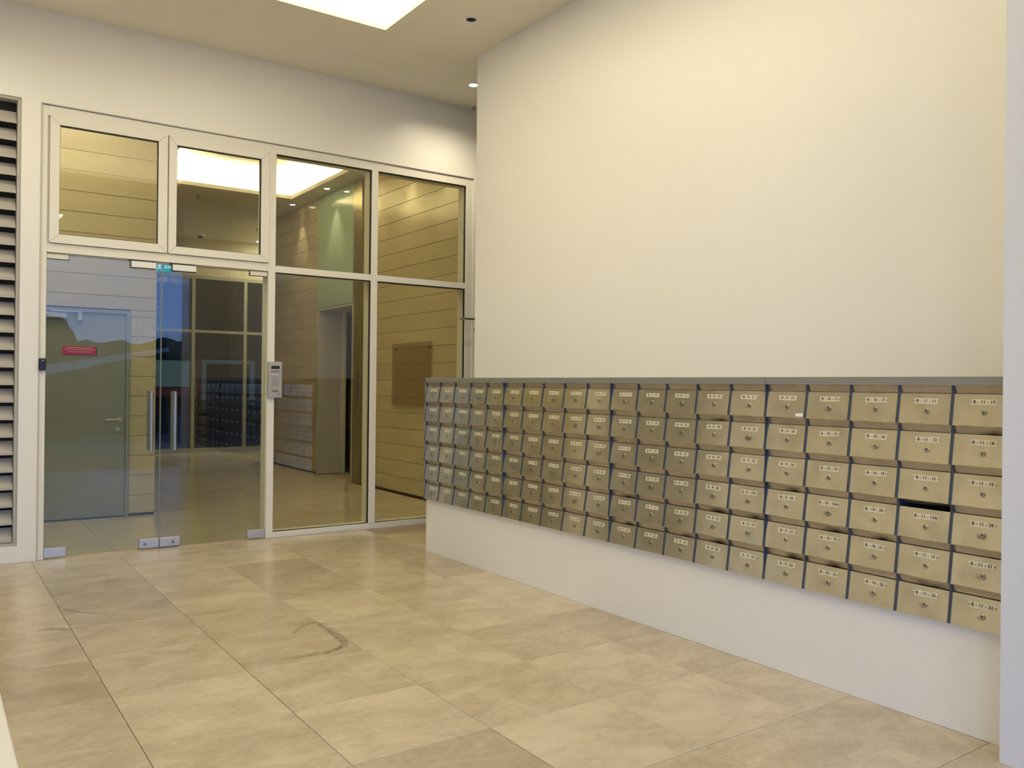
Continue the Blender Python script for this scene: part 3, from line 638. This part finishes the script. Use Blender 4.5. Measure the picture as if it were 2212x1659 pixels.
# running figure pictogram
def limb(x0, z0, x1, z1, tk):
    d = Vector((x1-x0, z1-z0)); n2 = Vector((-d.y, d.x)).normalized()*tk/2
    prism_into(bm, [(x0+n2.x, z0+n2.y), (x1+n2.x, z1+n2.y), (x1-n2.x, z1-n2.y), (x0-n2.x, z0-n2.y)], 'y', YW-.056, YW-.051)
cyl_into(bm, (4.03, YW-.056, 3.955), (4.03, YW-.051, 3.955), .017, 12)
limb(4.02, 3.935, 4.0, 3.88, .03); limb(4.0, 3.885, 4.045, 3.855, .02); limb(4.045, 3.86, 4.04, 3.82, .016); limb(4.0, 3.88, 3.96, 3.83, .02)
limb(4.02, 3.925, 4.06, 3.90, .014); limb(4.01, 3.925, 3.965, 3.905, .014)
wpart('running_figure', bm, ml, ex)
me = text_mesh('EXIT', .085, .002); me.transform(Matrix(((1, 0, 0, 4.20-4.11), (0, 0, -1, -.034), (0, 1, 0, .09), (0, 0, 0, 1)))); me.materials.clear(); me.materials.append(ml)
link('lettering', me, None, ex)

# ------------------------------------------------------------------ beyond the far window
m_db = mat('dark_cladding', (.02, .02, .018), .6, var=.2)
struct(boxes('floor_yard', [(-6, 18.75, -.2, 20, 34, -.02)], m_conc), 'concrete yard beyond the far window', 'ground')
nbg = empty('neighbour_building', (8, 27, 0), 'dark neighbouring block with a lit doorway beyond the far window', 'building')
part('wall', [(6.77, 27, 0, 14, 27.3, 14), (-9, 27, 0, 5.55, 27.3, 14), (5.55, 27, 0, 6.77, 27.3, 3.0)], m_db, nbg)  # tall left block is unseen, added to keep sky off the lobby stone
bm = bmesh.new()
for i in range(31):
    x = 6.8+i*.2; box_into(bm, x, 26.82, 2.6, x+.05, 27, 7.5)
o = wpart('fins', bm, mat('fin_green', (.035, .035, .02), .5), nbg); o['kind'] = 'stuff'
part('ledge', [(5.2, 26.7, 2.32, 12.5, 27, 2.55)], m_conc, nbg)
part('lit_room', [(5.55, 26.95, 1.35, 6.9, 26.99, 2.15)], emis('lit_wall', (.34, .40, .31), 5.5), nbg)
part('orange_panel', [(6.9, 26.93, 1.15, 7.05, 26.99, 2.2)], mat('orange_glow', (.5, .13, .05), .5, emit=(.5, .1, .04), es=2.0), nbg)  # orange strips emit, in place of light falling on them
part('orange_panel', [(5.55, 26.93, 1.05, 6.95, 26.99, 1.33)], bpy.data.materials['orange_glow'], nbg)
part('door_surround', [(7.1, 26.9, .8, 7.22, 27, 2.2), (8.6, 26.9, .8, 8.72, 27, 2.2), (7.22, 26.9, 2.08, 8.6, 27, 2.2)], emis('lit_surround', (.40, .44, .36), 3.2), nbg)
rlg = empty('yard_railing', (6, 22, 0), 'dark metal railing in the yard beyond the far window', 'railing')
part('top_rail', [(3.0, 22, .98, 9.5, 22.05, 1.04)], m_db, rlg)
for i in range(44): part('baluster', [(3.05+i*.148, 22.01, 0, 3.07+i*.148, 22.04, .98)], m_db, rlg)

# ------------------------------------------------------------------ garden behind the camera, seen in the glass
def tree(x, y, h, rad, label):
    t_ = empty('tree', (x, y, -.2), label, 'tree', 'trees across the road behind the porch')
    bm = bmesh.new(); cyl_into(bm, (0, 0, 0), (0, 0, h*.5), .2, 10, .12); link('trunk', finish(bm, 'trunk', True), m_bark, t_)
    bm = bmesh.new()
    for k in range(7):
        s = rad*random.uniform(.5, .8); p = Vector((random.uniform(-1, 1)*rad*.7, random.uniform(-1, 1)*rad*.5, h-s-random.uniform(0, .45)*h)) if k else Vector((0, 0, h-s))
        r = bmesh.ops.create_icosphere(bm, subdivisions=3, radius=s, matrix=Matrix.Translation(p))
        for v in r['verts']:
            d = (v.co-p).normalized(); v.co += d*s*.30*noise.noise(v.co*1.9)+d*s*.16*noise.noise(v.co*6)
    link('crown', finish(bm, 'crown', False), m_leaf, t_)
tl = ['big leafy tree left in the mirrored view', 'low rounded tree beside the big one', 'low bushy tree in the middle of the row', 'low tree right of the middle', 'low tree at the mirrored door gap', 'tree hidden behind the column side',
      'tree beyond the porch left side', 'second tree beyond the porch left side', 'tree far beyond the right column']
tp = [(4.3, -26, 4.7, 1.75), (7.4, -34.4, 3.9, 1.2), (8.6, -29, 3.6, 1.0), (11.2, -34.4, 4.2, 1.3), (12.2, -29, 3.9, 1.2), (15.6, -34, 4.5, 1.5), (-.8, -27, 4.6, 1.7), (-6.5, -28, 4.8, 2.0), (19.5, -34, 4.9, 1.8)]
for (x, y, h, rd_), l in zip(tp, tl): tree(x, y, h, rd_, l)
bm = bmesh.new(); pr = [(-10, -.2), (30, -.2)]+[(30-.5*i, 4.15-.018*i*.5+random.uniform(-.12, .14)) for i in range(81)]
prism_into(bm, pr, 'y', -38, -37)
struct(link('wall_hillside', finish(bm, 'wall_hillside'), mat('hillside_grass', (.035, .05, .02), .9, var=.4)), 'dark grassy bank behind the trees', 'bank')
bm = bmesh.new(); prism_into(bm, [(2.2, 1.45), (6.6, 2.50), (6.6, 2.62), (2.2, 1.82)], 'y', -13.2, -13.0)
tag(link('ramp_parapet', finish(bm, 'ramp_parapet'), mat('parapet_concrete', (.75, .75, .75), .8)), 'pale sloping ramp parapet mirrored in the glass door', 'parapet')
struct(boxes('wall_ramp', [(2.2, -13.19, -.2, 6.6, -13.01, 1.44)], m_db), 'dark retaining wall below the sloping parapet', 'wall')
